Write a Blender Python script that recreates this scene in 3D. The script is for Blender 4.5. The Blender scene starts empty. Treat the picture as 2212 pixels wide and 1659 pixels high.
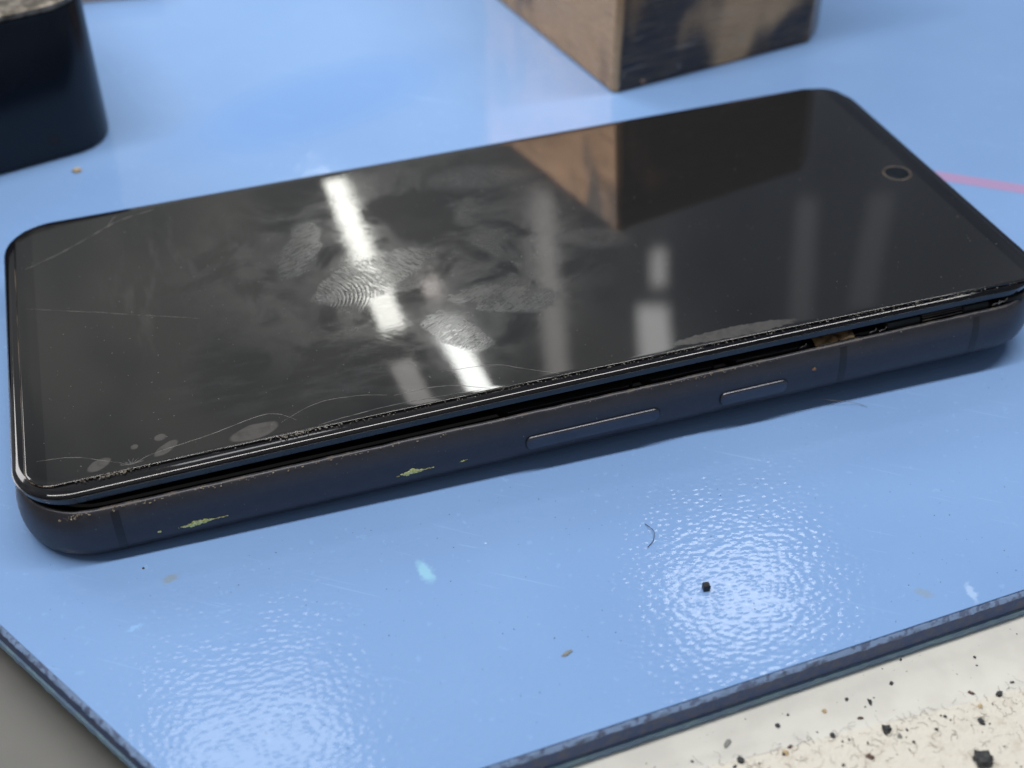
import bpy, math, random
from mathutils import Vector, Matrix, noise
random.seed(7)
MM = 0.001
S = bpy.context.scene
C = S.collection

# ------------------------------------------------------------------ camera
cam_d = bpy.data.cameras.new("camera"); cam = bpy.data.objects.new("camera", cam_d); C.objects.link(cam)
R = [[0.9535456, -0.3012444, 0.0015940], [-0.1934915, -0.6165080, -0.7632031], [0.2308934, 0.7274405, -0.6461568]]
M = Matrix(((R[0][0], -R[1][0], -R[2][0]), (R[0][1], -R[1][1], -R[2][1]), (R[0][2], -R[1][2], -R[2][2])))
cam.matrix_world = Matrix.Translation(Vector((23.58, -134.73, 136.59)) * MM) @ M.to_4x4()
cam_d.sensor_width = 36; cam_d.lens = 36 * 2897.5 / 2212
cam_d.clip_start = 0.01; cam_d.clip_end = 50
cam_d.dof.use_dof = True; cam_d.dof.focus_distance = 0.190; cam_d.dof.aperture_fstop = cam_d.lens / 2.5
S.camera = cam

# ------------------------------------------------------------------ world: a dim workshop round the bench
W = bpy.data.worlds.new("World"); S.world = W; W.use_nodes = True
nt = W.node_tree; nt.nodes.clear(); L = nt.links
def wn(t, **k):
    n = nt.nodes.new(t)
    for a, b in k.items(): setattr(n, a, b)
    return n
tc = wn('ShaderNodeTexCoord'); sep = wn('ShaderNodeSeparateXYZ'); L.new(tc.outputs['Generated'], sep.inputs[0])
def ramp(src, pts):
    r = wn('ShaderNodeValToRGB'); r.color_ramp.interpolation = 'EASE'
    el = r.color_ramp.elements
    while len(el) < len(pts): el.new(0.5)
    for e, (p, c) in zip(el, pts): e.position = p; e.color = (*c, 1)
    L.new(src, r.inputs[0]); return r.outputs[0]
def wmath(op, a, b):
    m = wn('ShaderNodeMath', operation=op)
    for i, v in enumerate((a, b)):
        if isinstance(v, (int, float)): m.inputs[i].default_value = v
        else: L.new(v, m.inputs[i])
    return m.outputs[0]
ymap = wmath('MULTIPLY_ADD', sep.outputs[1], 0.5); nt.nodes[-1].inputs[2].default_value = 0.5
c_back = ramp(ymap, [(0.25, (0.62, 0.61, 0.62)), (0.46, (0.50, 0.50, 0.52)), (0.66, (0.75, 0.79, 0.82)), (1.0, (0.85, 0.88, 0.90))])
xmap = wmath('MULTIPLY_ADD', sep.outputs[0], 0.5); nt.nodes[-1].inputs[2].default_value = 0.5
c_side = ramp(xmap, [(0.0, (0.9, 0.9, 0.9)), (0.56, (0.9, 0.9, 0.88)), (0.62, (0.72, 0.73, 0.74)), (0.70, (0.30, 0.36, 0.47)), (1.0, (0.5, 0.55, 0.65))])
nz = wn('ShaderNodeTexNoise'); nz.inputs['Scale'].default_value = 7.5; nz.inputs['Detail'].default_value = 3
L.new(tc.outputs['Generated'], nz.inputs['Vector'])
c_n = ramp(nz.outputs['Fac'], [(0.32, (0.50, 0.54, 0.60)), (0.5, (0.95, 0.96, 0.96)), (0.66, (1.45, 1.40, 1.34))])
def wmul(a, b):
    m = wn('ShaderNodeMix', data_type='RGBA', blend_type='MULTIPLY'); m.inputs[0].default_value = 1
    L.new(a, m.inputs[6]); L.new(b, m.inputs[7]); return m.outputs[2]
bg = wn('ShaderNodeBackground'); wo = wn('ShaderNodeOutputWorld')
L.new(wmul(wmul(c_back, c_side), c_n), bg.inputs[0]); bg.inputs[1].default_value = 0.50
L.new(bg.outputs[0], wo.inputs[0])

# ------------------------------------------------------------------ lamps of the workshop (tubes and panels over the bench) and added strips for streak reflections
def lamp(name, p0, p1, width, rad, col=(1, 1, 1), z=1000.0):
    """rectangular lamp in the plane z, its long axis from p0 to p1 (mm)"""
    a = Vector((*p0, z)); b = Vector((*p1, z)); d = b - a
    l = bpy.data.lights.new(name, 'AREA'); l.shape = 'RECTANGLE'
    l.size = d.length * MM; l.size_y = width * MM
    l.energy = rad * l.size * l.size_y * math.pi * 1.0
    l.color = col
    o = bpy.data.objects.new(name, l); C.objects.link(o)
    o.location = (a + b) / 2 * MM
    o.rotation_euler = (0, 0, math.atan2(d.y, d.x))
    return o
lamp("low_tube", (79.3, 260), (76.6, 165), 7.2, 12, (1.0, 1.0, 0.93), 110)
lamp("low_tube_dim", (75, 150), (76, 108), 6.5, 2.6, (1.0, 0.96, 0.93), 110)
lamp("low_tube_end", (93, 189), (92, 177), 5.5, 4.2, (1.0, 0.93, 0.87), 110)
lamp("low_tube_short", (91, 162), (92, 106), 6.6, 16, (0.98, 1.0, 0.96), 110)
lamp("added_post_streak", (615, 1780), (460, 1240), 33, 1.8, (1.0, 0.96, 0.92))  # added glowing strip, stands in for an upright post mirrored in the screen
lamp("wall_tube_small", (735, 1535), (694, 1440), 24, 2.6, (1.0, 0.98, 0.95))
lamp("wall_tube_wide", (664, 1392), (590, 1200), 46, 3.4, (1.0, 1.0, 0.98))
lamp("added_streak_faint", (1022, 1579), (850, 1270), 34, 0.3, (1.0, 0.96, 0.95))  # added strip emitter, gives the screen a faint streak of room reflection
lamp("added_streak_pale", (1141, 1540), (950, 1270), 40, 0.22, (0.95, 0.95, 1.0))  # second added strip, for the paler room streak mirrored further right
lamp("bench_lamp", (-650, 70), (750, 70), 80, 32, (1.0, 0.98, 0.95))
lamp("side_lamp", (-347, 625), (-570, 1030), 280, 9, (1.0, 0.97, 0.98), 600)
lamp("panel_lamp", (490, 728), (634, 728), 110, 10, (1, 1, 1))
lamp("panel_lamp_wide", (-60, 680), (105, 695), 140, 6, (0.98, 0.98, 1))

# ------------------------------------------------------------------ exposure
S.view_settings.view_transform = 'Standard'; S.view_settings.look = 'None'
S.view_settings.exposure = 0; S.view_settings.gamma = 1
S.view_settings.use_curve_mapping = False

# ------------------------------------------------------------------ material helper
class Mat:
    def __init__(s, name, **k):
        s.m = bpy.data.materials.new(name); s.m.use_nodes = True; s.nt = s.m.node_tree
        s.b = s.nt.nodes['Principled BSDF']; s.L = s.nt.links
        for a, v in k.items(): s.set(a.replace('_', ' '), v)
        s.co = s.node('ShaderNodeTexCoord').outputs['Object']
    def set(s, a, v):
        i = s.b.inputs[a]
        if hasattr(v, 'is_linked') or hasattr(v, 'links'): s.L.new(v, i)
        elif isinstance(v, tuple): i.default_value = (*v, 1)
        else: i.default_value = v
    def node(s, t, **k):
        n = s.nt.nodes.new(t)
        for a, b in k.items(): setattr(n, a, b)
        return n
    def math(s, op, a, b=0.0, c=None, clamp=False):
        n = s.node('ShaderNodeMath', operation=op, use_clamp=clamp)
        for i, v in enumerate((a, b) if c is None else (a, b, c)):
            if isinstance(v, (int, float)): n.inputs[i].default_value = v
            else: s.L.new(v, n.inputs[i])
        return n.outputs[0]
    def noise(s, scale, detail=3, rough=0.5, vec=None, dist=0.0, stretch=None):
        v = vec or s.co
        if stretch: v = s.mapping(v, scale=stretch)
        n = s.node('ShaderNodeTexNoise'); n.inputs['Scale'].default_value = scale
        n.inputs['Detail'].default_value = detail; n.inputs['Roughness'].default_value = rough
        n.inputs['Distortion'].default_value = dist
        s.L.new(v, n.inputs['Vector']); return n.outputs['Fac']
    def mapping(s, v, loc=(0, 0, 0), rot=(0, 0, 0), scale=(1, 1, 1), vt='POINT'):
        n = s.node('ShaderNodeMapping', vector_type=vt)
        n.inputs['Location'].default_value = loc; n.inputs['Rotation'].default_value = rot; n.inputs['Scale'].default_value = scale
        s.L.new(v, n.inputs['Vector']); return n.outputs[0]
    def step(s, v, a, b, lo=0.0, hi=1.0):
        n = s.node('ShaderNodeMapRange', interpolation_type='SMOOTHSTEP'); n.inputs['From Min'].default_value = a; n.inputs['From Max'].default_value = b
        n.inputs['To Min'].default_value = lo; n.inputs['To Max'].default_value = hi
        s.L.new(v, n.inputs['Value']); return n.outputs[0]
    def ellipse(s, cx, cy, rx, ry, ang, soft=0.3, warp=0.0, wscale=400):
        """1 inside an ellipse lying in the object's xy plane (mm)"""
        v = s.co
        if warp:
            n = s.node('ShaderNodeTexNoise'); n.inputs['Scale'].default_value = wscale; n.inputs['Detail'].default_value = 4
            s.L.new(s.co, n.inputs['Vector'])
            a = s.node('ShaderNodeVectorMath', operation='SUBTRACT'); s.L.new(n.outputs['Color'], a.inputs[0]); a.inputs[1].default_value = (.5, .5, .5)
            m = s.node('ShaderNodeVectorMath', operation='SCALE'); s.L.new(a.outputs[0], m.inputs[0]); m.inputs['Scale'].default_value = warp * MM
            d = s.node('ShaderNodeVectorMath', operation='ADD'); s.L.new(v, d.inputs[0]); s.L.new(m.outputs[0], d.inputs[1]); v = d.outputs[0]
        w = s.mapping(v, (cx * MM, cy * MM, 0), (0, 0, math.radians(ang)), (rx * MM, ry * MM, 1e3), 'TEXTURE')
        l = s.node('ShaderNodeVectorMath', operation='LENGTH'); s.L.new(w, l.inputs[0])
        return s.step(l.outputs['Value'], 1 - soft, 1 + soft, 1, 0)
    def mix(s, f, a, b, blend='MIX'):
        n = s.node('ShaderNodeMix', data_type='RGBA', blend_type=blend)
        for i, v in ((0, f), (6, a), (7, b)):
            if isinstance(v, (int, float)): n.inputs[i].default_value = v
            elif isinstance(v, tuple): n.inputs[i].default_value = (*v, 1)
            else: s.L.new(v, n.inputs[i])
        return n.outputs[2]
    def bump(s, h, dist, strength=1.0, prev=None):
        n = s.node('ShaderNodeBump'); n.inputs['Distance'].default_value = dist * MM; n.inputs['Strength'].default_value = strength
        s.L.new(h, n.inputs['Height'])
        if prev is not None: s.L.new(prev, n.inputs['Normal'])
        return n.outputs[0]

# ------------------------------------------------------------------ materials
def mat_blue():
    m = Mat('blue_silicone', Roughness=0.27)
    n1 = m.noise(30, 4); n2 = m.noise(900, 3)
    col = m.mix(m.step(n1, .35, .65), (0.206, 0.352, 0.64), (0.220, 0.372, 0.665))
    col = m.mix(m.step(n2, .66, .72, 0, .25), col, (0.30, 0.52, 0.85))
    grime = m.noise(2200, 2); col = m.mix(m.step(grime, .735, .76, 0, .55), col, (0.07, 0.12, 0.22))
    for cx, cy, rx, ry, a, c, f in ((49.4, -14.9, .9, 1.9, 10, (0.32, 0.64, 0.80), .7), (16.4, -5.8, 1.1, .7, 20, (0.24, 0.31, 0.38), .8),
                                 (111.7, -38.4, 1.1, .6, -40, (0.25, 0.33, 0.42), .6), (117.9, -40.3, .45, 1.5, -10, (0.45, 0.62, 0.88), .6),
                                 (60, 118, 30, 12, 20, (0.15, 0.31, 0.66), .5), (11, -13, 1.0, .4, 10, (0.3, 0.55, 0.9), .5)):
        col = m.mix(m.math('MULTIPLY', m.ellipse(cx - 100, cy - 60, rx, ry, a, .5, 1.6, 1100), f), col, c)
    # fine scratches
    sc = m.noise(60, 2, vec=m.mapping(m.co, rot=(0, 0, .6)), stretch=(1, 38, 1), dist=.4)
    col = m.mix(m.step(sc, .70, .73, 0, .25), col, (0.35, 0.55, 0.88))
    m.set('Base Color', col)
    # woven dimples: two crossed wave trains, broken up by noise
    w1 = m.node('ShaderNodeTexVoronoi', feature='SMOOTH_F1'); w1.inputs['Scale'].default_value = 1050; w1.inputs['Smoothness'].default_value = .35
    w1.inputs['Randomness'].default_value = .85
    m.L.new(m.mapping(m.co, rot=(0, 0, .35), scale=(.82, 1.15, 1)), w1.inputs['Vector'])
    h = m.math('ADD', m.math('MULTIPLY', m.step(w1.outputs['Distance'], 0.0, .8, 1, 0), m.step(m.noise(300, 3)  , .38, .6, .6, 1)), m.math('MULTIPLY', m.noise(900, 3), .5))
    b = m.bump(h, 0.019, 1.0)
    m.set('Normal', b)
    m.set('Roughness', m.step(m.noise(1500, 3), .3, .7, .065, .095)); m.set('Specular IOR Level', .3)
    return m.m
def mat_simple(name, col, rough, metal=0.0, var=0.0, nscale=300, bump=0.0, bscale=1500, col2=None, lo=.4, hi=.65, spec=None, detail=4):
    m = Mat(name, Roughness=rough, Metallic=metal)
    m.set('Base Color', m.mix(m.step(m.noise(nscale, detail), lo, hi), col, col2) if col2 else col)
    if bump: m.set('Normal', m.bump(m.noise(bscale, 4), bump))
    if spec is not None: m.set('Specular IOR Level', spec)
    return m.m
def mat_rail():
    m = Mat('anodised_frame', Metallic=.6, Roughness=.38)
    n = m.noise(500, 5, .7)
    sz = m.node('ShaderNodeSeparateXYZ'); m.L.new(m.co, sz.inputs[0])
    # dried grime caught along the upper rim
    edge = m.step(m.math('ADD', sz.outputs[2], m.math('MULTIPLY', m.noise(350, 5, .8), 2.2 * MM)), 9.35 * MM, 9.95 * MM)
    base = m.mix(m.step(n, .4, .7), (0.056, 0.057, 0.068), (0.064, 0.065, 0.076))
    base = m.mix(m.step(m.noise(2600, 2), .72, .76, 0, .5), base, (0.35, 0.32, 0.3))
    base = m.mix(m.math('MULTIPLY', edge, .85), base, (0.17, 0.145, 0.125))
    m.set('Base Color', base)
    m.set('Roughness', m.math('ADD', m.step(n, .3, .7, .36, .43), m.math('MULTIPLY', edge, .3), clamp=True))
    m.set('Normal', m.bump(m.noise(3500, 3), .008))
    return m.m
def mat_screen(film=True):
    m = Mat('cover_glass' if not film else 'screen_film', Roughness=.03)
    m.set('Base Color', (0.006, 0.006, 0.008)); m.set('IOR', 1.5)
    if not film:
        m.set('Roughness', m.step(m.noise(700, 3), .4, .8, .04, .10)); return m.m
    fib = m.noise(500, 5, .75, vec=m.mapping(m.co, rot=(0, 0, -.5)), stretch=(1, 7, 1), dist=.6)
    fib2 = m.noise(520, 5, .75, vec=m.mapping(m.co, rot=(0, 0, 1.0)), stretch=(1, 7, 1), dist=.6)
    cloud = m.noise(95, 5, .6, dist=.8)
    E = m.ellipse
    def mx(a, b): return m.math('MAXIMUM', a, b)
    def ml(a, b): return m.math('MULTIPLY', a, b)
    # greasy wipe across the middle, with finger marks in it
    wipe = ml(E(60, 42, 30, 30, 0, .35, 10, 60), m.step(cloud, .40, .58))
    finger = ml(E(72.8, 24.7, 9.2, 3.8, -22, .28, 1.6, 250), m.step(m.noise(330, 4, .7), .3, .55, .25, 1))
    m2 = ml(E(45.5, 49, 3.2, 9.5, -22, .3, 3, 200), m.step(fib, .35, .6))
    m3 = ml(E(92, 36.2, 5.4, 3.2, -25, .4, 1.6), m.step(fib, .3, .6, .3, 1))
    m4 = ml(E(79.5, 61.6, 9, 4.2, -12, .4, 2.5), m.step(fib2, .3, .6, .35, 1))
    m5 = ml(E(63.5, 19, 6.5, 3.2, -55, .35, 2), m.step(fib, .35, .55))
    m6 = ml(E(55, 38, 11, 5, 20, .3, 3, 150), m.step(fib2, .40, .6))
    clean = E(66.7, 51, 5.6, 7.0, -15, .18, .8)
    # whorl of a fingerprint
    wv = m.node('ShaderNodeTexWave', wave_type='RINGS', rings_direction='SPHERICAL'); wv.inputs['Scale'].default_value = 480
    wv.inputs['Distortion'].default_value = 1.3; wv.inputs['Detail'].default_value = 1; wv.inputs['Detail Scale'].default_value = 1.2
    m.L.new(m.mapping(m.co, (41 * MM, 33 * MM, 0), (0, 0, .3), (1, .75, 1e3), 'TEXTURE'), wv.inputs['Vector'])
    prn = E(50, 34.5, 5.4, 4.2, 15, .5, 2.0)
    prnt = ml(ml(prn, m.step(m.noise(420, 4, .7), .38, .56, .1, 1)), m.step(wv.outputs['Fac'], .3, .7, .25, .9))
    side = ml(E(27, 46, 12, 20, 0, .4, 8, 90), m.step(m.noise(90, 4, .6, stretch=(4, .8, 1)), .48, .72, 0, .34))
    low = ml(E(50, 20, 26, 12, 0, .4, 8, 90), m.step(m.noise(110, 5, .65, stretch=(1, 3, 1)), .45, .68, 0, .34))
    smear = mx(mx(ml(wipe, .55), mx(ml(finger, m.step(fib, .3, .6, .4, 1)), m2)), mx(mx(ml(m3, .5), ml(m4, .6)), mx(m5, mx(m6, mx(prnt, mx(side, low))))))
    smear = ml(smear, m.math('SUBTRACT', 1, ml(clean, .85)))
    smear = ml(smear, m.step(m.noise(260, 5, .7), .2, .65, .45, 1))
    # spots where the glue has let go
    air = mx(mx(E(31.3, 5.9, 3.4, 1.5, 10, .1, .7), E(19.4, 6.6, 2.0, .85, 35, .1, .5)), mx(E(18.9, 9.2, .8, .7, 0, .15, .3), mx(E(10.4, 6.3, 1.7, 1.0, 30, .12, .5), E(15.3, 8.4, .5, .5, 0, .2, .2))))
    air = mx(air, ml(E(103, 4.6, 9.5, 1.25, -1, .12, 1.2, 900), 1.0))
    dust = m.step(m.noise(2400, 1), .775, .80)
    tint = m.mix(m.step(cloud, .35, .6), (0.044, 0.056, 0.066), (0.062, 0.063, 0.060))
    col = m.mix(ml(smear, .42), (0.0075, 0.0075, 0.0085), tint)
    col = m.mix(ml(air, m.step(m.noise(700, 4, .7), .25, .6, .45, .9)), col, (0.066, 0.062, 0.060))
    col = m.mix(ml(dust, .35), col, (0.3, 0.3, 0.3))
    # the lit area of the panel is a touch lighter than its black border
    sp = m.node('ShaderNodeSeparateXYZ'); m.L.new(m.co, sp.inputs[0])
    act = ml(m.step(sp.outputs[0], 3.55 * MM, 3.65 * MM), m.step(sp.outputs[0], 151.8 * MM, 151.9 * MM, 1, 0))
    col = m.mix(act, col, m.mix(1.0, col, (0.007, 0.007, 0.0065), 'ADD'))
    m.set('Base Color', col)
    m.set('Roughness', m.math('ADD', .16, ml(smear, .22), clamp=True))
    m.set('Specular IOR Level', m.math('ADD', .02, ml(smear, .45)))
    m.set('Coat Weight', 1.0); m.set('Coat IOR', 1.5); m.set('Coat Roughness', m.math('ADD', .042, m.math('ADD', ml(smear, .05), ml(air, .2))))
    hb = m.math('ADD', ml(fib, 1.0), m.math('ADD', ml(fib2, .8), ml(wv.outputs['Fac'], ml(prn, 1.6))))
    nn = m.bump(ml(hb, smear), .010, 1.0, m.bump(m.noise(35, 2), .03, 1.0)); m.set('Normal', nn); m.set('Coat Normal', m.bump(ml(hb, smear), .006, 1.0, m.bump(m.noise(35, 2), .03, 1.0)))
    return m.m
def mat_copper():
    m = Mat('worn_copper', Metallic=.6)
    streak = m.noise(90, 5, .7, stretch=(1, 1, 14)); tar_refl = m.noise(38, 2, .5, dist=.3, stretch=(1.4, 1.4, .8))
    sx = m.node('ShaderNodeSeparateXYZ'); m.L.new(m.co, sx.inputs[0])
    tar_refl = m.math('ADD', tar_refl, m.math('MULTIPLY', m.noise(420, 4, .6), .05))
    tar_refl = m.math('SUBTRACT', tar_refl, m.step(sx.outputs[0], .5 * MM, 2 * MM, -.05, .145))  # right face darker than the left: dark reflections painted in among the tarnish
    col = m.mix(m.step(tar_refl, .38, .55), (0.035, 0.033, 0.038), (0.70, 0.385, 0.18))
    col = m.mix(m.step(streak, .3, .75, 0, .55), col, (0.26, 0.16, 0.085))
    col = m.mix(m.step(m.noise(700, 2, stretch=(.12, .12, 2.5)), .62, .70, 0, .35), col, (0.75, 0.55, 0.40))
    col = m.mix(m.step(m.noise(1400, 2, stretch=(1, 1, .1)), .70, .74, 0, .5), col, (0.8, 0.68, 0.55))
    m.set('Base Color', col); m.set('Roughness', m.step(streak, .3, .7, .16, .30))
    m.set('Normal', m.bump(m.noise(600, 4, stretch=(1, 1, 20)), .03, 1.0, m.bump(m.noise(60, 2), .5)))
    return m.m
def mat_plate(name, gritty):
    m = Mat(name, Roughness=.45 if not gritty else .75)
    col = m.mix(m.step(m.noise(160, 4), .4, .65), (0.65, 0.645, 0.60), (0.60, 0.59, 0.55))
    if gritty:
        col = m.mix(m.step(m.noise(420, 5, .75), .50, .68, 0, .65), (0.67, 0.64, 0.57), (0.50, 0.45, 0.38))
        col = m.mix(m.step(m.noise(900, 4, .8, dist=2.5), .63, .69, 0, .75), col, (0.36, 0.33, 0.29))
        m.set('Normal', m.bump(m.noise(500, 5, .7), .45))
    else:
        col = m.mix(m.step(m.noise(750, 4, .7, dist=1.5), .66, .72, 0, .35), col, (0.40, 0.38, 0.36))
    col = m.mix(m.step(m.noise(1700, 2), .755, .78, 0, .8), col, (0.09, 0.08, 0.08))
    m.set('Base Color', col)
    return m.m
M_BLUE = mat_blue()
M_RAIL = mat_rail()
M_FILM = mat_screen(True); M_GLASS = mat_screen(False)
M_COPPER = mat_copper()
M_PLATE = mat_plate('white_enamel', False); M_GRIT = mat_plate('gritty_enamel', True)
M_SIDE = mat_simple('display_side_plastic', (0.012, 0.016, 0.022), .14, col2=(0.02, 0.024, 0.03))
M_BAND = mat_simple('antenna_plastic', (0.010, 0.011, 0.015), .42)
M_BTN = mat_simple('button_metal', (0.085, 0.088, 0.105), .28, .75, bump=.004, bscale=3500, col2=(0.075, 0.078, 0.095))
M_DARK = mat_simple('inner_black', (0.006, 0.006, 0.007), .35, bump=.05, bscale=900)
M_TAB = mat_simple('black_gloss', (0.008, 0.008, 0.009), .12)
M_FOAM = mat_simple('black_foam', (0.006, 0.010, 0.012), .7, bump=.1, bscale=2500)
M_GOLD = mat_simple('gold_flex', (0.42, 0.28, 0.14), .35, .6, col2=(0.12, 0.08, 0.05), nscale=900)
M_STEEL = mat_simple('spring_steel', (0.50, 0.48, 0.46), .22, 1.0, col2=(0.3, 0.28, 0.27), nscale=700)
M_YELLOW = mat_simple('yellow_paint', (0.95, 0.92, 0.42), .6, bump=.05, bscale=2500, col2=(0.60, 0.60, 0.16), nscale=2500)
M_DUST = mat_simple('brown_dust', (0.17, 0.13, 0.10), .9, col2=(0.32, 0.27, 0.20), nscale=1500)
M_CRACK = mat_simple('crack_line', (0.30, 0.30, 0.29), .35, col2=(0.10, 0.10, 0.10), nscale=500)
M_RING = mat_simple('camera_ring', (0.030, 0.025, 0.022), .35, col2=(0.07, 0.055, 0.042), nscale=900)
M_LENS = mat_simple('camera_lens', (0.003, 0.004, 0.006), .08)
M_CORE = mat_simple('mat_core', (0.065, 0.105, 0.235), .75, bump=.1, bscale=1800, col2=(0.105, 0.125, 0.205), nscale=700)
M_BASE = mat_simple('mat_base', (0.16, 0.26, 0.40), .55, bump=.08, bscale=900, col2=(0.20, 0.33, 0.43), nscale=400)
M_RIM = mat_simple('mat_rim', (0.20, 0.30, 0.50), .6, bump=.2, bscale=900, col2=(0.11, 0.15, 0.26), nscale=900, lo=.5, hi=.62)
M_BENCH = mat_simple('grey_bench_top', (0.135, 0.135, 0.128), .5, col2=(0.15, 0.148, 0.14), nscale=60)
M_BOX = mat_simple('black_plastic', (0.004, 0.007, 0.013), .22, col2=(0.005, 0.009, 0.017), nscale=60, spec=.35)
M_BOXRIM = mat_simple('grey_corner_wear', (0.10, 0.105, 0.10), .5)
M_LID = mat_simple('stained_metal', (0.10, 0.088, 0.072), .45, .6, col2=(0.30, 0.27, 0.23), nscale=500, bump=.1, bscale=600)
M_BEIGE = mat_simple('beige_wood', (0.52, 0.36, 0.24), .6, col2=(0.42, 0.30, 0.22), nscale=80)
M_PINK = mat_simple('pink_ink', (0.38, 0.265, 0.48), .5)
M_CRUMB = mat_simple('dark_crumb', (0.022, 0.028, 0.032), .6, bump=.2, bscale=2500, col2=(0.05, 0.05, 0.055), nscale=2500)
M_TAN = mat_simple('tan_crumb', (0.50, 0.38, 0.22), .7, bump=.1, bscale=2500)
M_BROWN = mat_simple('brown_crumb', (0.10, 0.06, 0.05), .7, bump=.1, bscale=2500)
M_GREY = mat_simple('grey_crumb', (0.22, 0.23, 0.22), .7, bump=.1, bscale=2500)
M_HAIR = mat_simple('dark_hair', (0.035, 0.035, 0.06), .5)
M_LINT = mat_simple('lint_fibre', (0.20, 0.17, 0.14), .8)

# ------------------------------------------------------------------ mesh helpers
def mesh(name, v, f, mat, parent=None, loc=None, sharp=40, smooth=True):
    me = bpy.data.meshes.new(name); me.from_pydata([tuple(c * MM for c in p) for p in v], [], f); me.validate()
    import bmesh
    bm = bmesh.new(); bm.from_mesh(me); bmesh.ops.recalc_face_normals(bm, faces=bm.faces); bm.to_mesh(me); bm.free()
    if smooth:
        me.polygons.foreach_set('use_smooth', [True] * len(me.polygons)); me.set_sharp_from_angle(angle=math.radians(sharp))
    me.materials.append(mat)
    o = bpy.data.objects.new(name, me); C.objects.link(o)
    if parent: o.parent = parent
    if loc: o.location = Vector(loc) * MM
    return o
def tag(o, label=None, cat=None, group=None, kind=None):
    if label: o['label'] = label
    if cat: o['category'] = cat
    if group: o['group'] = group
    if kind: o['kind'] = kind
    return o
def empty(name, loc=(0, 0, 0), rot=(0, 0, 0)):
    o = bpy.data.objects.new(name, None); C.objects.link(o); o.location = Vector(loc) * MM; o.rotation_euler = rot; o.empty_display_size = .01
    return o
def rrect(x0, y0, x1, y1, r, n=10, seg=40, segy=20):
    """rounded rectangle, anticlockwise from the near side; straight sides are divided too"""
    p = []
    def arc(cx, cy, a0):
        for i in range(n + 1):
            a = a0 + math.pi / 2 * i / n; p.append((cx + r * math.cos(a), cy + r * math.sin(a)))
    def line(a, b, k):
        for i in range(1, k): p.append((a[0] + (b[0] - a[0]) * i / k, a[1] + (b[1] - a[1]) * i / k))
    arc(x0 + r, y0 + r, math.pi); line((x0 + r, y0), (x1 - r, y0), seg)
    arc(x1 - r, y0 + r, -math.pi / 2); line((x1, y0 + r), (x1, y1 - r), segy)
    arc(x1 - r, y1 - r, 0); line((x1 - r, y1), (x0 + r, y1), seg)
    arc(x0 + r, y1 - r, math.pi / 2); line((x0, y1 - r), (x0, y0 + r), segy)
    return p
def loft(loops, cap0=True, cap1=True):
    n = len(loops[0]); v = [p for l in loops for p in l]; f = []
    for k in range(len(loops) - 1):
        for i in range(n):
            j = (i + 1) % n; f.append((k * n + i, k * n + j, (k + 1) * n + j, (k + 1) * n + i))
    if cap0: f.append(tuple(reversed(range(n))))
    if cap1: f.append(tuple((len(loops) - 1) * n + i for i in range(n)))
    return v, f
def join(*vf):
    V, F = [], []
    for v, f in vf:
        o = len(V); V += v; F += [tuple(i + o for i in q) for q in f]
    return V, F
def box(x0, y0, z0, x1, y1, z1, b=0.0):
    if b <= 0:
        return loft([[(x0, y0, z), (x1, y0, z), (x1, y1, z), (x0, y1, z)] for z in (z0, z1)])
    def ring(i, z): return [(x0 + i, y0 + b, z), (x0 + b, y0 + i, z), (x1 - b, y0 + i, z), (x1 - i, y0 + b, z), (x1 - i, y1 - b, z), (x1 - b, y1 - i, z), (x0 + b, y1 - i, z), (x0 + i, y1 - b, z)]
    return loft([ring(b * .9, z0), ring(0, z0 + b), ring(0, z1 - b), ring(b * .9, z1)])
def tube(pts, r, n=6):
    loops = []
    for i, p in enumerate(pts):
        p = Vector(p); t = (Vector(pts[min(i + 1, len(pts) - 1)]) - Vector(pts[max(i - 1, 0)])).normalized()
        a = t.orthogonal().normalized(); b = t.cross(a)
        rr = r if not callable(r) else r(i / (len(pts) - 1))
        loops.append([tuple(p + (a * math.cos(2 * math.pi * k / n) + b * math.sin(2 * math.pi * k / n)) * rr) for k in range(n)])
    return loft(loops)
def smooth_line(pts, k=8):
    out = []
    for i in range(len(pts) - 1):
        p0, p1, p2, p3 = (Vector(pts[max(0, min(len(pts) - 1, i + d))]) for d in (-1, 0, 1, 2))
        for j in range(k):
            t = j / k
            out.append(tuple(.5 * ((2 * p1) + (-p0 + p2) * t + (2 * p0 - 5 * p1 + 4 * p2 - p3) * t * t + (-p0 + 3 * p1 - 3 * p2 + p3) * t ** 3)))
    out.append(tuple(pts[-1])); return out
def lump(cx, cy, cz, rx, ry, rz, seed, ang=0, rough=.45, n=9, m=7, flat=True):
    """irregular grain sitting on z = cz"""
    v, f = [], []
    ca, sa = math.cos(ang), math.sin(ang)
    for j in range(m + 1):
        th = math.pi * j / m
        for i in range(n):
            ph = 2 * math.pi * i / n
            d = Vector((math.sin(th) * math.cos(ph), math.sin(th) * math.sin(ph), math.cos(th)))
            k = 1 + rough * noise.noise(d * 1.7 + Vector((seed * 3.1, seed, 0)))
            x, y, z = d.x * rx * k, d.y * ry * k, d.z * rz * k
            if flat: z = max(z, -rz * .55)
            v.append((cx + x * ca - y * sa, cy + x * sa + y * ca, cz + z + rz * .55))
    for j in range(m):
        for i in range(n):
            k = (i + 1) % n; f.append((j * n + i, j * n + k, (j + 1) * n + k, (j + 1) * n + i))
    return v, f

# ------------------------------------------------------------------ the bench
v, f = loft([[(-900, -700, z), (1200, -700, z), (1200, 1000, z), (-900, 1000, z)] for z in (-39, -9)])
tag(mesh('bench_top', v, f, M_BENCH, smooth=False), kind='structure')
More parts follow.
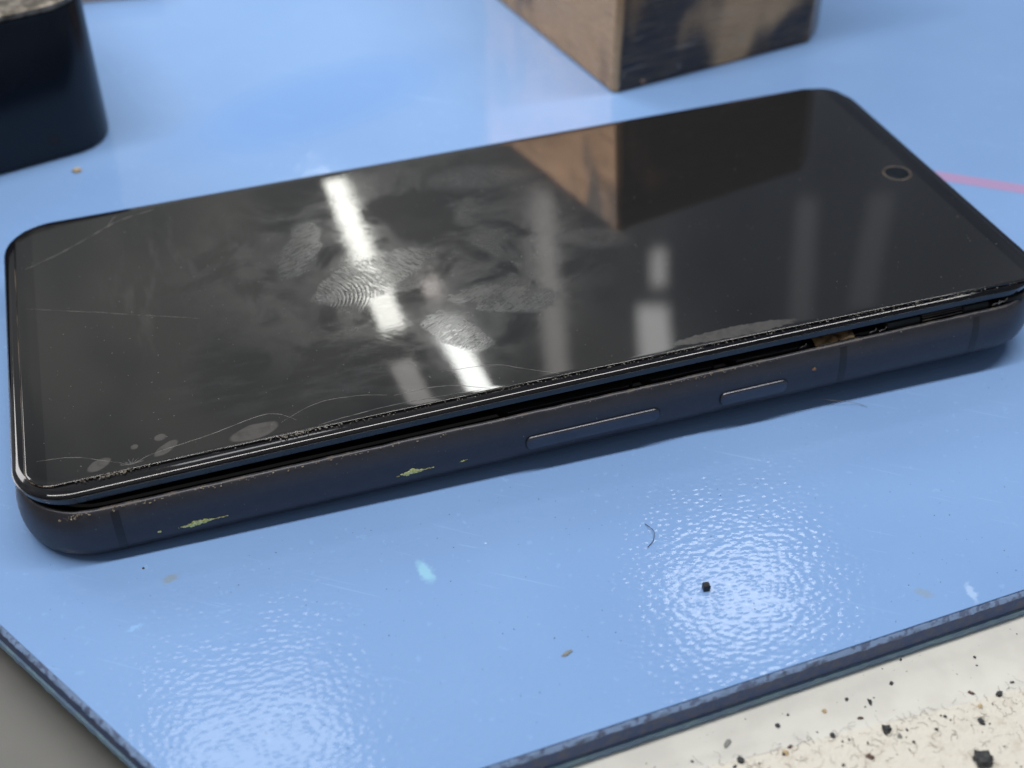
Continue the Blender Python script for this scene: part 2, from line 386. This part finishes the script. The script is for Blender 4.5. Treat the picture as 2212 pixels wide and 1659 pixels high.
# white enamel plate: smooth border, gentle step, gritty middle
t = empty('white_plate', (100, -60, -9)); tag(t, 'cream white plate lying under the blue mat, its front strewn with crumbs and grit', 'plate')
def plate_line(x): return -52.2 - (x - 100) * .033
xs = [35 + i * 3 for i in range(130)]
rows = []
for off, z in ((400, -5.0), (8, -5.0), (1.9, -5.0), (1.0, -4.86), (.3, -4.55), (-.6, -4.42)):
    rows.append([(x, plate_line(x) + off + (.12 * noise.noise(Vector((x * .8, off, 0))) if off < 4 else 0), z) for x in xs])
n = len(xs); V = [p for r in rows for p in r]; F = []
for k in range(len(rows) - 1):
    for i in range(n - 1): F.append((k * n + i, k * n + i + 1, (k + 1) * n + i + 1, (k + 1) * n + i))
# sides and underside
b0 = len(V); V += [(35, 350, -9), (422, 350, -9), (422, -52.2 - 322 * .033 - .6, -9), (35, -50.6, -9)]
F += [(0, n - 1, b0 + 1, b0), (b0, b0 + 1, b0 + 2, b0 + 3)]
o = mesh('smooth_border', V, F, M_PLATE, t, loc=(-100, 60, 9))
rows = []
for k, off in enumerate((-.6, -2.2, -5, -9, -14, -20, -30, -150)):
    rows.append([(x, plate_line(x) + off + (.25 * noise.noise(Vector((x * .7, 3, 0))) if k == 0 else 0), -4.42 + (.03 if k else 0)) for x in xs])
V = [p for r in rows for p in r]; F = []
for k in range(len(rows) - 1):
    for i in range(n - 1): F.append((k * n + i, k * n + i + 1, (k + 1) * n + i + 1, (k + 1) * n + i))
mesh('gritty_middle', V, F, M_GRIT, t, loc=(-100, 60, 9))

# ------------------------------------------------------------------ the mat
mat = empty('repair_mat', (100, 60, -5)); tag(mat, 'thick sky blue silicone mat with a dark cut edge under the phone', 'mat')
poly = [(19.3, -48.4), (450, -22.0), (430, 330), (-60, 330), (-75, 107.5)]
def outline(outset, step=.7, jag=0.0, seed=0, r=4.0):
    """points along the mat's edge, pushed outwards and made ragged"""
    pts = []; m_ = len(poly)
    cen = Vector((150, 100))
    for i in range(m_):
        a = Vector(poly[i]); b = Vector(poly[(i + 1) % m_]); d = (b - a); ln = d.length; d.normalize(); nn = Vector((d.y, -d.x))
        k = int(ln / (step if i in (0, 4) else 8))
        for j in range(k):
            s = ln * j / k
            if s < r * .999 or ln - s < r * .999: continue
            p = a + d * s + nn * (outset + jag * noise.noise(Vector((s * 1.3, seed * 7.7 + i * 3, 0))) + jag * .6 * noise.noise(Vector((s * 4.1, seed * 2.3 + i, 5))))
            pts.append((i, p))
    # round each corner
    out = []
    for i in range(m_):
        a = Vector(poly[i]); pv = Vector(poly[i - 1]); nx = Vector(poly[(i + 1) % m_])
        d0 = (a - pv).normalized(); d1 = (nx - a).normalized(); n0 = Vector((d0.y, -d0.x)); n1 = Vector((d1.y, -d1.x))
        A0 = a - d0 * r + n0 * outset; B0 = a + d1 * r + n1 * outset; cc = a + (n0 + n1) * outset * .5
        for q in range(7):
            t_ = q / 6; out.append(A0 * (1 - t_) ** 2 + cc * 2 * t_ * (1 - t_) + B0 * t_ ** 2)
        out += [p for (k, p) in pts if k == i]
    return out
def mat_layer(name, levels, m_, cap0=True, cap1=True):
    loops = [[(p.x - 100, p.y - 60, z + 5) for p in outline(o_, jag=j_, seed=s_)] for (o_, z, j_, s_) in levels]
    v, f = loft(loops, cap0, cap1); return mesh(name, v, f, m_, mat, sharp=35, smooth=name != 'top_skin')
mat_layer('top_skin', [(-.15, -.25, 0, 0), (0, -.04, .0, 1), (-.06, 0, 0, 1)], M_BLUE)
mat_layer('cut_rim', [(-.5, -1.05, 0, 0), (.45, -1.02, .16, 2), (.50, -.85, .2, 3), (.12, -.30, .26, 4), (-.05, -.20, .1, 4), (-.6, -.16, 0, 5)], M_RIM)
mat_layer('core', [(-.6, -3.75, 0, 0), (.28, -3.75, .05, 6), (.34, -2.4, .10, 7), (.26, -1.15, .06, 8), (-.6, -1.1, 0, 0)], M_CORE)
mat_layer('base_skin', [(-.6, -5.0, 0, 0), (.60, -4.99, .12, 9), (.70, -4.4, .15, 9), (.58, -3.85, .12, 10), (-.6, -3.8, 0, 0)], M_BASE)
v = []; a = Vector((168.0, 55.0)); d = Vector((12.4, -8.8)).normalized(); nn = Vector((-d.y, d.x))
for i in range(31):
    for s in (1, -1):
        p = a + d * i * 2 + nn * s * (1.6 + .1 * noise.noise(Vector((i, s * 3, 0)))); v.append((p.x - 100, p.y - 60, 5.02))
mesh('pen_mark', v, [(2 * i, 2 * i + 1, 2 * i + 3, 2 * i + 2) for i in range(30)], M_PINK, mat)

# ------------------------------------------------------------------ the copper block
blk = empty('copper_block', (121.5, 103, 0), (0, 0, math.atan2(9.2, 48.8)))
tag(blk, 'heavy worn copper block with dark scratched sides standing behind the phone', 'metal block')
def blkring(i, z):
    w, dpt, c0, c1 = 57.0, 62.0, .9, 5.6
    return [(c0 + i * .3, i, z), (w - c1 - i * .3, i, z), (w - i, c1 * .75, z), (w - i, dpt - 3, z), (w - 3, dpt - i, z), (3, dpt - i, z), (i, dpt - 3, z), (i, c0 + i * .3, z)]
v, f = loft([blkring(.4, 0), blkring(0, .5), blkring(0, 54.5), blkring(.5, 55)])
mesh('block_body', v, f, M_COPPER, blk, sharp=20)
v, f = lump(7.6, .15, .55, 1.5, .18, 1.1, 3, rough=.5); mesh('bright_chip', v, f, mat_simple('fresh_copper', (0.75, 0.38, 0.22), .4, .8), blk)

# ------------------------------------------------------------------ the black container
bx = empty('black_container', (19.5, 114.65, 0), (0, 0, math.atan2(4.4, 16.9)))
tag(bx, 'glossy black box with rounded corner and stained metal lid, at the back left', 'container')
def bxring(i, z, r=9.0): return [(x, y, z) for x, y in rrect(-75 + i, 0 + i - 1.2, 0.8 - i, 70 - i, max(r - i, .5), 10, 6, 6)]
v, f = loft([bxring(.8, 0), bxring(.15, .5), bxring(0, 1.3), bxring(0, 28.9), bxring(.3, 29.4)]); mesh('container_body', v, f, M_BOX, bx)
v, f = loft([bxring(.9, 29.41), bxring(.5, 29.7), bxring(.5, 30.6), bxring(.9, 31.0), bxring(2.4, 31.0), bxring(3.0, 30.6)]); mesh('lid', v, f, M_LID, bx)

# beige strip at the very back
st = empty('beige_strip', (28, 182.5, 0), (0, 0, -.10)); tag(st, 'blurred beige wooden strip lying on the mat behind the black box', 'strip')
v, f = box(-25, -1, 0, 8, 6, 5, .4); mesh('strip_body', v, f, M_BEIGE, st)

# ------------------------------------------------------------------ the phone
PL, PW = 155.6, 73.2
TH = 0.02
ph = empty('smartphone', (0, 0, 0), (0, -TH, 0))
tag(ph, 'dark smartphone with its cracked screen lifting away from the frame', 'phone')
# frame
prof = [(3.6, 0.0), (1.8, .06), (.85, .45), (.30, 1.2), (.04, 2.5), (0, 4.0), (.10, 5.4), (.38, 6.8), (.70, 7.7), (.92, 8.15), (1.1, 8.32), (1.35, 8.38), (1.6, 8.30), (1.7, 8.0), (1.75, 5.8), (4, 5.6)]
def ring(i, z, r=11.0): return [(x, y, z) for x, y in rrect(-1.9 + i, i, 157.2 - i, 74.8 - i, max(r - i * .9, 2), 14, 60, 26)]
loops = []
for k, (i, z) in enumerate(prof):
    lp = ring(i, z)
    if 8 <= k <= 13: lp = [(x, y, z + .10 * noise.noise(Vector((x * .45, y * .45, 1))) + .05 * noise.noise(Vector((x * 2.3, y * 2.3, 4)))) for x, y, z in lp]
    loops.append(lp)
v, f = loft(loops); frame = mesh('frame', v, f, M_RAIL, ph)
def rail_point(z, out=0.0):
    for (i0, z0), (i1, z1) in zip(prof, prof[1:]):
        if z0 <= z <= z1: t_ = (z - z0) / (z1 - z0); return i0 + (i1 - i0) * t_ - out
    return prof[0][0]
def band(x, w):
    zs = [.5 + i * .31 for i in range(25)]; V = []; F = []
    for z in zs:
        V += [(x - w / 2, rail_point(z, .025), z), (x + w / 2, rail_point(z, .025), z), (x + w / 2, rail_point(z) + .3, z), (x - w / 2, rail_point(z) + .3, z)]
    for k in range(len(zs) - 1):
        for i in range(4): j = (i + 1) % 4; F.append((4 * k + i, 4 * k + j, 4 * k + 4 + j, 4 * k + 4 + i))
    F += [(0, 1, 2, 3), tuple(4 * (len(zs) - 1) + i for i in range(4))]
    mesh('antenna_band', V, F, M_BAND, frame)
for x in (11.2, 119.2, 142.0): band(x, 1.15)
def button(name, x0, x1, zc, h):
    ox = (x0 + x1) / 2
    def rr(i, y): return [(x, y + (rail_point(min(max(z, 1), 7.8)) - rail_point(zc)), z) for x, z in rrect(x0 + i, zc - h / 2 + i, x1 - i, zc + h / 2 - i, h / 2 - .25 - i * .5, 8, 20, 2)]
    y0 = rail_point(zc)
    v, f = loft([rr(0, y0 + .3), rr(0, y0 - .22), rr(.10, y0 - .36), rr(.28, y0 - .42)]); mesh(name, v, f, M_BTN, ph)
    # dark seam round the button
    v, f = loft([rr(-.16, y0 + .25), rr(-.16, y0 - .012), rr(-.02, y0 - .012)]); mesh(name.replace('button', 'button_seam'), v, f, M_DARK, bpy.data.objects[name])
button('volume_button', 68.6, 89.2, 3.7, 2.3)
button('power_button', 99.0, 109.9, 3.6, 2.3)
v, f = loft([[(x, y, z) for x, y in rrect(110 + i, 3.2 + i, 134 - i, PW - 3.2 - i, 4 - i, 6, 10, 20)] for i, z in ((0, .6), (0, -1.6), (.6, -2.42))])
mesh('camera_bar', v, f, M_TAB, ph)

# display: curved glass on a plastic carrier, bowed away from the frame
def zn(x): return 3.580316699889693e-08 * x ** 3 - 0.00010669598850507546 * x ** 2 + 0.016640210613203747 * x + 11.355137401424033
def ztop(x, y): return 9.2 + (zn(x) - 9.2) * (1 - y / PW)
def slab_loop(ix, iy, drop, r):
    far = iy - 1.4 * max(0, min(1, (3.9 - iy) / 1.6))
    return [(x, y, ztop(x, y) - drop) for x, y in rrect(-1.9 + ix, iy, 157.0 - ix, 74.3 - max(far, .5), r, 14, 60, 26)]
def curved(k):  # k 0..1 from the flat top to the outer edge
    a = math.pi / 2 * k; return math.sin(a), 1 - math.cos(a)
glass = []
for k in [0, .15, .3, .45, .58, .7, .8, .9, 1.0]:
    s, d = curved(k); glass.append(slab_loop(2.0 - 1.15 * s, 3.9 - 1.95 * s, .60 * d, 8.3 - 1.0 * (1 - s)))
base_loop = glass[0]; cx_, cy_ = 77.5, 37.0
inner = [[(cx_ + (x - cx_) * t_, cy_ + (y - cy_) * t_, ztop(cx_ + (x - cx_) * t_, cy_ + (y - cy_) * t_)) for x, y, z in base_loop] for t_ in (.04, .2, .4, .6, .75, .88, .96)]
v, f = loft(inner + glass + [slab_loop(.85, 2.0, .68, 8.3), slab_loop(1.2, 2.5, .74, 8.0)], True, False)
disp = mesh('display', v, f, M_GLASS, ph)
v, f = loft([slab_loop(.95, 2.1, .70, 8.3), slab_loop(.72, 1.8, .76, 8.5), slab_loop(.72, 1.8, .86, 8.5), slab_loop(.85, 1.95, .98, 8.5), slab_loop(.95, 2.05, 1.9, 8.6), slab_loop(1.3, 2.35, 2.1, 8.4), slab_loop(2.6, 3.7, 2.11, 7)])
mesh('carrier', v, f, M_SIDE, disp)
# film on the glass
def film_loop(i, up, jag=0.0):
    out = []
    for x, y in rrect(.7, 4.2, 154.6, 71.8, 4.2, 12, 150, 60):
        if y < 8: y -= (x / 150) * 1.7 * (1 - (y - 4.2) / 4)
        dx, dy = cx_ - x, cy_ - y; ax = i if abs(dx) > cx_ - 6 else 0; ay = i if abs(dy) > cy_ - 7 else 0
        x += math.copysign(ax, dx); y += math.copysign(ay, dy) * (1 if abs(dy) > 20 else 0)
        if jag and y < 8: y += jag * noise.noise(Vector((x * 2.2, 0, 2))) + jag * .6 * noise.noise(Vector((x * 6, 0, 7)))
        bulge = 0
        out.append((x, y, ztop(x, y) + up + bulge))
    return out
fl = [film_loop(0, .01), film_loop(0, .22, .03), film_loop(.10, .30, .02), film_loop(.3, .31)]
b = fl[-1]
fin = [[(cx_ + (x - cx_) * t_, cy_ + (y - cy_) * t_, ztop(cx_ + (x - cx_) * t_, cy_ + (y - cy_) * t_) + .31) for x, y, z in b] for t_ in (.98, .9, .78, .6, .4, .2, .04)]
v, f = loft(fl + fin, False, True)
film = mesh('screen_film', v, f, M_FILM, disp, sharp=50)
# rim of the film: pale glue line
lp = film_loop(-.04, .16)
k0 = min(range(len(lp)), key=lambda i: (lp[i][0] - .7) ** 2 + (lp[i][1] - 60) ** 2)
run = lp[k0:] + lp[:12]
v, f = tube(run, lambda t_: .10 * (.8 + .4 * noise.noise(Vector((t_ * 9, 0, 0)))), 6)
mesh('glue_line', v, f, mat_simple('old_glue', (0.26, 0.19, 0.14), .35, col2=(0.16, 0.12, 0.10), nscale=300), disp)
def strip_of(pts, w, h, step=1):
    V = []; F = []
    for i, (x, y, z) in enumerate(pts):
        V += [(x, y - w, z), (x, y - w * .4, z + h), (x, y + w * .5, z + h * .8), (x, y + w, z)]
    for k in range(len(pts) - 1):
        for i in range(3): F.append((4 * k + i, 4 * k + i + 1, 4 * k + 5 + i, 4 * k + 4 + i))
    return V, F
# camera hole seen through the glass
def disc(cx, cy, r0, r1, up, h=.05, n=40):
    loops = []
    for r, z in ((r0, 0), (r0 + (r1 - r0) * .3, h), (r0 + (r1 - r0) * .8, h), (r1, 0)):
        loops.append([(cx + r * math.cos(2 * math.pi * i / n), cy + r * math.sin(2 * math.pi * i / n), ztop(cx + r * math.cos(2 * math.pi * i / n), cy + r * math.sin(2 * math.pi * i / n)) + up + z) for i in range(n)])
    return loops
v, f = loft(disc(149.0, 37.9, 2.05, 2.6, .312, .05), False, False); mesh('camera_ring', v, f, M_RING, disp)
v, f = loft([l for l in disc(149.0, 37.9, .1, 2.0, .315, .01)], True, False); mesh('front_camera', v, f, M_LENS, disp)
# cracks
def crack(pts, w=.07, up=.315):
    q = [(x, y, 0) for x, y in pts]; q = smooth_line(q, 6)
    q = [(x + .12 * noise.noise(Vector((i * .6, x, 0))), y + .12 * noise.noise(Vector((i * .6, y, 9))), 0) for i, (x, y, z) in enumerate(q)]
    q = [(x, y, ztop(x, y) + up) for x, y, z in q]
    ww = w * random.uniform(.7, 1.0)
    v, f = tube(q, lambda t_: ww * (1 - .6 * abs(2 * t_ - 1) ** 2) * .5 + .006, 5); return mesh('crack', v, f, M_CRACK, disp)
crack([(2.3, 58.9), (7.9, 61.8), (12.7, 65.2), (16.4, 67.9), (18.7, 69.2), (24.2, 70.6)], .10)
crack([(16.0, 67.4), (17.0, 69.6), (17.6, 70.8)], .06)
crack([(14.6, 4.9), (18.5, 6.3), (25.2, 7.3), (32.5, 9.0), (35.1, 8.5), (37.3, 6.4)], .08)
crack([(2.4, 9.9), (7.3, 9.0), (12.0, 6.4), (14.6, 4.9)], .07)
crack([(40.0, 4.2), (47.4, 4.9), (55.4, 4.8), (63.3, 4.0)], .08)
crack([(51.3, 7.0), (58.7, 6.7), (64.6, 3.9)], .06)
crack([(59.0, 9.9), (66.5, 9.0), (70.4, 6.7), (74.9, 3.8)], .06)
crack([(2.1, 47.4), (13.3, 42.2), (27.6, 35.4)], .04)
crack([(35.2, 6.6), (40.5, 9.0), (46, 8.8), (50.5, 7.4)], .05)
for a in (8, 20, 48, 75, 104, 130, 165): crack([(14.6, 4.9), (14.6 + 1.6 * math.cos(math.radians(a)), 4.9 + 1.3 * math.sin(math.radians(a)))], .09)
# crushed glass dust along the near edge of the film
vf = []
random.seed(3)
for i in range(520):
    x = random.choice([random.gauss(12, 2.6), random.gauss(37, 3), random.uniform(45, 152), random.uniform(45, 152)])
    if not 4 < x < 152: continue
    y = 3.95 - (x / 150) * 1.75 + random.uniform(-.35, .15); s = random.uniform(.03, .09)
    if x < 42: s *= 1.25; y += random.uniform(-.1, .6)
    vf.append(lump(x, y, ztop(x, y) + .2, s * random.uniform(1, 2.2), s, s * .8, i, random.uniform(0, 3), .6, 5, 4))
v, f = join(*vf); tag(mesh('glass_dust', v, f, mat_simple('crushed_glass', (0.22, 0.20, 0.17), .5, col2=(0.07, 0.06, 0.05), nscale=600), disp), 'crushed glass dust along the film edge', kind='stuff')

# what shows in the gap
v, f = loft([[(x, y, z) for x, y in rrect(1 + i, 3 + i, 154 - i, 71 - i, 9 - i, 8, 20, 10)] for i, z in ((0, 5.6), (0, 7.3), (.3, 7.6))]); mesh('inner_chassis', v, f, M_DARK, ph)
def tab(x0, x1, z, y=1.9):
    V = [];
    loops = []
    for zz, ins in ((z - 1.4, 0), (z, 0), (z + .12, .25)):
        loops.append([(x0 + ins, y + ins, zz), (x1 - ins, y + ins, zz), (x1 + 1.4 - ins, y + 1.6, zz), (x1 + 1.4, y + 4, zz), (x0 - 1.4, y + 4, zz), (x0 - 1.4 + ins, y + 1.6, zz)])
    v, f = loft(loops); mesh('inner_tab', v, f, M_TAB, ph)
tab(66.5, 85, 8.75); tab(88.5, 98, 8.8); tab(102, 112, 8.9)
for x0, x1, z1 in ((127.2, 132.9, 9.25), (140.4, 144.9, 9.2), (147.8, 151.0, 9.0)):
    v, f = box(x0, 1.95, 7.6, x1, 5, z1, .25); mesh('foam_pad', v, f, M_FOAM, ph)
V = []
for i in range(14):
    x = 115.0 + i * .5; z = 8.25 + .35 * math.sin(i * .7) * (i > 7) + .02 * i
    V += [(x, 1.75, z - .35), (x, 1.85, z + .05), (x, 2.6, z + .35 + .1 * math.sin(i)), (x, 4.5, z + .5)]
mesh('flex_cable', V, [(4 * k + i, 4 * k + i + 1, 4 * k + 5 + i, 4 * k + 4 + i) for k in range(13) for i in range(3)], M_GOLD, ph)
def spring(x, z, s=1.0):
    pts = smooth_line([(x, 1.9, z - .2), (x + .5 * s, 1.8, z + .25 * s), (x + 1.1 * s, 1.9, z + .1 * s), (x + 1.6 * s, 2.1, z + .45 * s)], 4)
    v, f = tube(pts, .13 * s, 6); mesh('contact_spring', v, f, M_STEEL, ph)
spring(124.0, 8.55, .8); spring(125.6, 8.4, .9); spring(112.4, 8.7, .7); spring(145.3, 8.6, .9); spring(146.4, 8.7, 1.0)
for z, y in ((8.45, 1.85), (8.8, 2.1), (9.1, 2.3)):
    v, f = box(133.2, y, z, 140.2, y + 1.2, z + .12, .03); mesh('shield_plate', v, f, M_STEEL if z < 8.6 else mat_simple('dull_plate', (0.12, 0.11, 0.11), .3, .7), ph)
v, f = box(115.4, 1.72, 8.2, 122.6, 2.2, 8.36, .03); mesh('shield_plate', v, f, M_STEEL, ph)

# dust along the frame's rim
vf = []
for i in range(420):
    x = random.choice([random.uniform(3, 60), random.uniform(3, 150), random.gauss(96, 6)])
    if not 4 < x < 150: continue
    s = random.uniform(.04, .13) * (1.0 if x < 70 else .7)
    vf.append(lump(x, random.uniform(.75, 1.35), 8.22 + random.uniform(-.35, .1), s * 1.6, s, s * .8, i, random.uniform(0, 3), .6, 5, 4))
for i in range(60):
    y = random.uniform(12, 50); s = random.uniform(.05, .16); vf.append(lump(random.uniform(-.1, .6), y, 7.4 + random.uniform(-.5, .5), s, s * 1.5, s, i, 0, .6, 5, 4))
v, f = join(*vf); tag(mesh('rim_dust', v, f, M_DUST, ph), 'brown dust caught along the rim', kind='stuff')
# yellow paint scuffs
def scuff(x0, x1, z, h, seed):
    vf = []; random.seed(seed)
    k = int((x1 - x0) * 7)
    for i in range(k):
        t_ = i / k; x = x0 + (x1 - x0) * t_; hh = h * max(.12, math.sin(math.pi * min(1, t_ * 1.3)) ** 1.2 if t_ < .77 else .2)
        if t_ < .16 and random.random() < .5: continue
        zz = z + random.uniform(-.5, .5) * hh * .6 + .25 * t_; s = hh * random.uniform(.25, .6)
        vf.append(lump(x, rail_point(zz) - .0, zz - s * .3, s * 1.3, .11, s * .8, i, random.uniform(-.2, .2), .7, 7, 6, flat=False))
    v, f = join(*vf); mesh('paint_scuff', v, f, M_YELLOW, frame)
scuff(18.6, 25.6, 2.9, .85, 1); scuff(49.4, 54.9, 3.1, .85, 2); scuff(58.6, 59.9, 3.1, .3, 5); scuff(15.9, 16.5, 3.0, .6, 9)
v, f = lump(114.3, .02, 5.2, .35, .18, .3, 4, rough=.7); mesh('solder_bead', v, f, mat_simple('burnt_bead', (0.30, 0.17, 0.09), .5, .3), ph)

# ------------------------------------------------------------------ loose bits
# square black chip on the mat
v, f = loft([[(84.3 + x * c, -29.1 + y * c, z) for x, y in ((-.48, -.40), (.42, -.50), (.50, .38), (-.36, .48))] for z, c in ((.02, 1.0), (.9, 1.0), (1.0, .85))])
tag(mesh('black_chip', v, f, mat_simple('black_resin', (0.012, 0.012, 0.013), .4, bump=.1, bscale=2000)), 'tiny square black chip lying on the blue mat in front of the phone', 'chip')
def loose(name, x, y, z, rx, ry, rz, seed, m_, label, cat, ang=0.0, rough=.8, group=None):
    v, f = lump(0, 0, 0, rx, ry, rz, seed, ang, rough, 12, 8); tag(mesh(name, v, f, m_, loc=(x, y, z), sharp=60), label, cat, group)
loose('flake', 63.1, -33.7, .01, .8, .25, .12, 5, M_GREY, 'grey brown flake on the blue mat left of the square black chip', 'flake', .35)
loose('crumb', 11.2, 105.1, .01, .9, .7, .35, 6, M_TAN, 'yellowish crumb on the blue mat in front of the black box', 'crumb')
loose('crumb', 13.1, -2.9, .01, .16, .16, .12, 8, M_BROWN, 'tiny brown crumb on the blue mat below the left end of the phone', 'crumb')
q = smooth_line([(81.0, -15.6, .12), (81.5, -17.4, .4), (80.9, -18.9, .2), (79.6, -19.9, .1)], 8)
v, f = tube(q, .05, 5); tag(mesh('hair', v, f, M_HAIR), 'short curved dark hair on the blue mat in front of the volume button', 'hair')
q = smooth_line([(116.2, .2, 1.2), (118.5, -.7, .9), (121.5, -1.6, .4), (123.0, -2.7, .12)], 8)
v, f = tube(q, .035, 5); tag(mesh('hair', v, f, M_LINT), 'thin pale hair sticking out under the phone by the camera bar', 'hair')
G = 'crumbs on the white plate'
for i, (x, y, r, el, m_, lab) in enumerate([
    (107.3, -61.3, 1.05, 1.1, M_CRUMB, 'largest dark crumb, at the bottom right on the gritty plate'),
    (98.4, -53.7, .52, 1.2, M_CRUMB, 'pointed dark crumb with a trailing fibre on the step of the plate'),
    (85.98, -48.7, .30, 1.2, M_CRUMB, 'round dark crumb on the smooth plate close to the mat edge'),
    (87.96, -47.62, .15, 1.1, M_CRUMB, 'very small dark crumb between the mat edge and the round dark crumb'),
    (91.6, -52.4, .30, 1.1, M_CRUMB, 'dark crumb right on the left part of the plate step'),
    (102.9, -47.2, .20, 1.4, M_CRUMB, 'small dark crumb alone in the middle of the smooth border'),
    (98.8, -49.0, .20, 2.6, M_CRUMB, 'thin dark splinter on the smooth border of the plate'),
    (96.4, -50.9, .18, 2.0, M_BROWN, 'short brown splinter on the smooth border near the step'),
    (92.6, -48.5, .27, 1.1, M_TAN, 'round tan crumb on the smooth border of the plate'),
    (84.9, -52.9, .27, 1.5, M_TAN, 'oval tan crumb at the lower left of the plate'),
    (111.5, -54.1, .26, 1.1, M_TAN, 'tan crumb just below the plate step at the right'),
    (111.8, -51.9, .26, 1.9, M_BROWN, 'tall reddish brown crumb on the bright step of the plate'),
    (114.9, -53.2, .36, 1.3, M_CRUMB, 'dark crumb at the far right end of the plate step'),
    (110.4, -56.2, .34, 1.5, M_CRUMB, 'dark clump among fibres on the gritty plate above the largest crumb'),
    (104.4, -55.5, .19, 1.1, M_CRUMB, 'small round dark crumb in the middle of the gritty part'),
    (99.5, -55.0, .28, 1.3, M_GREY, 'grey crumb on the gritty part below the pointed dark crumb'),
    (94.5, -56.6, .30, 1.7, M_BROWN, 'long brown crumb on the gritty part at the bottom of the picture'),
    (78.9, -49.2, .28, 2.6, M_GREY, 'pale grey pellet on the smooth border at the left end'),
    (79.2, -52.3, .38, 1.3, M_CRUMB, 'dark crumb at the bottom left corner of the plate, in a brown smudge'),
    (85.8, -52.3, .20, 1.8, M_BROWN, 'slanting brown splinter near the oval tan crumb')]):
    z = -5.0 if y > plate_line(x) + 1.5 else (-4.42 if y < plate_line(x) - .3 else -4.8)
    loose('crumb', x, y, z, r * el, r, r * .7, i + 20, m_, lab, 'crumb', (i * 1.3) % 3 - .4 if i != 11 else 2.0, group=G)
random.seed(11); vf = []
for i in range(400):
    x = random.uniform(60, 150); y = random.uniform(-72, -44)
    if y > plate_line(x) and random.random() > .25: continue
    z = -5.0 if y > plate_line(x) + 1.8 else (-4.40 if y < plate_line(x) - .3 else -4.7)
    s = min(.22, random.expovariate(14) + .025)
    vf.append(lump(x, y, z, s * random.uniform(1, 1.8), s, s * .6, i, random.uniform(0, 3), .7, 5, 4))
v, f = join(*vf); tag(mesh('grit', v, f, M_CRUMB), 'fine dark grit scattered over the white plate', 'grit', kind='stuff')
vf = []
for i in range(380):
    x = random.uniform(70, 135); y = plate_line(x) + .3 - random.expovariate(.14)
    a = random.uniform(0, 6.3); pts = [(x, y, -4.34)]
    for k in range(5):
        a += random.uniform(-1.2, 1.2); l_ = random.uniform(.15, .42); x += math.cos(a) * l_; y += math.sin(a) * l_; pts.append((x, y, -4.34 + random.uniform(0, .12)))
    vf.append(tube(pts, random.uniform(.012, .03), 3))
v, f = join(*vf); tag(mesh('lint', v, f, M_LINT), 'tangled short fibres on the gritty part of the plate', 'lint', kind='stuff')
random.seed(5); vf = []
for i in range(130):
    x = random.uniform(0, 150); y = random.uniform(-44, -3)
    s = random.uniform(.03, .08); vf.append(lump(x, y, .0, s * random.uniform(1, 1.5), s, s * .5, i, 0, .7, 5, 4))
v, f = join(*vf); tag(mesh('mat_dust', v, f, M_CRUMB), 'scattered dark specks on the blue mat', 'specks', kind='stuff')
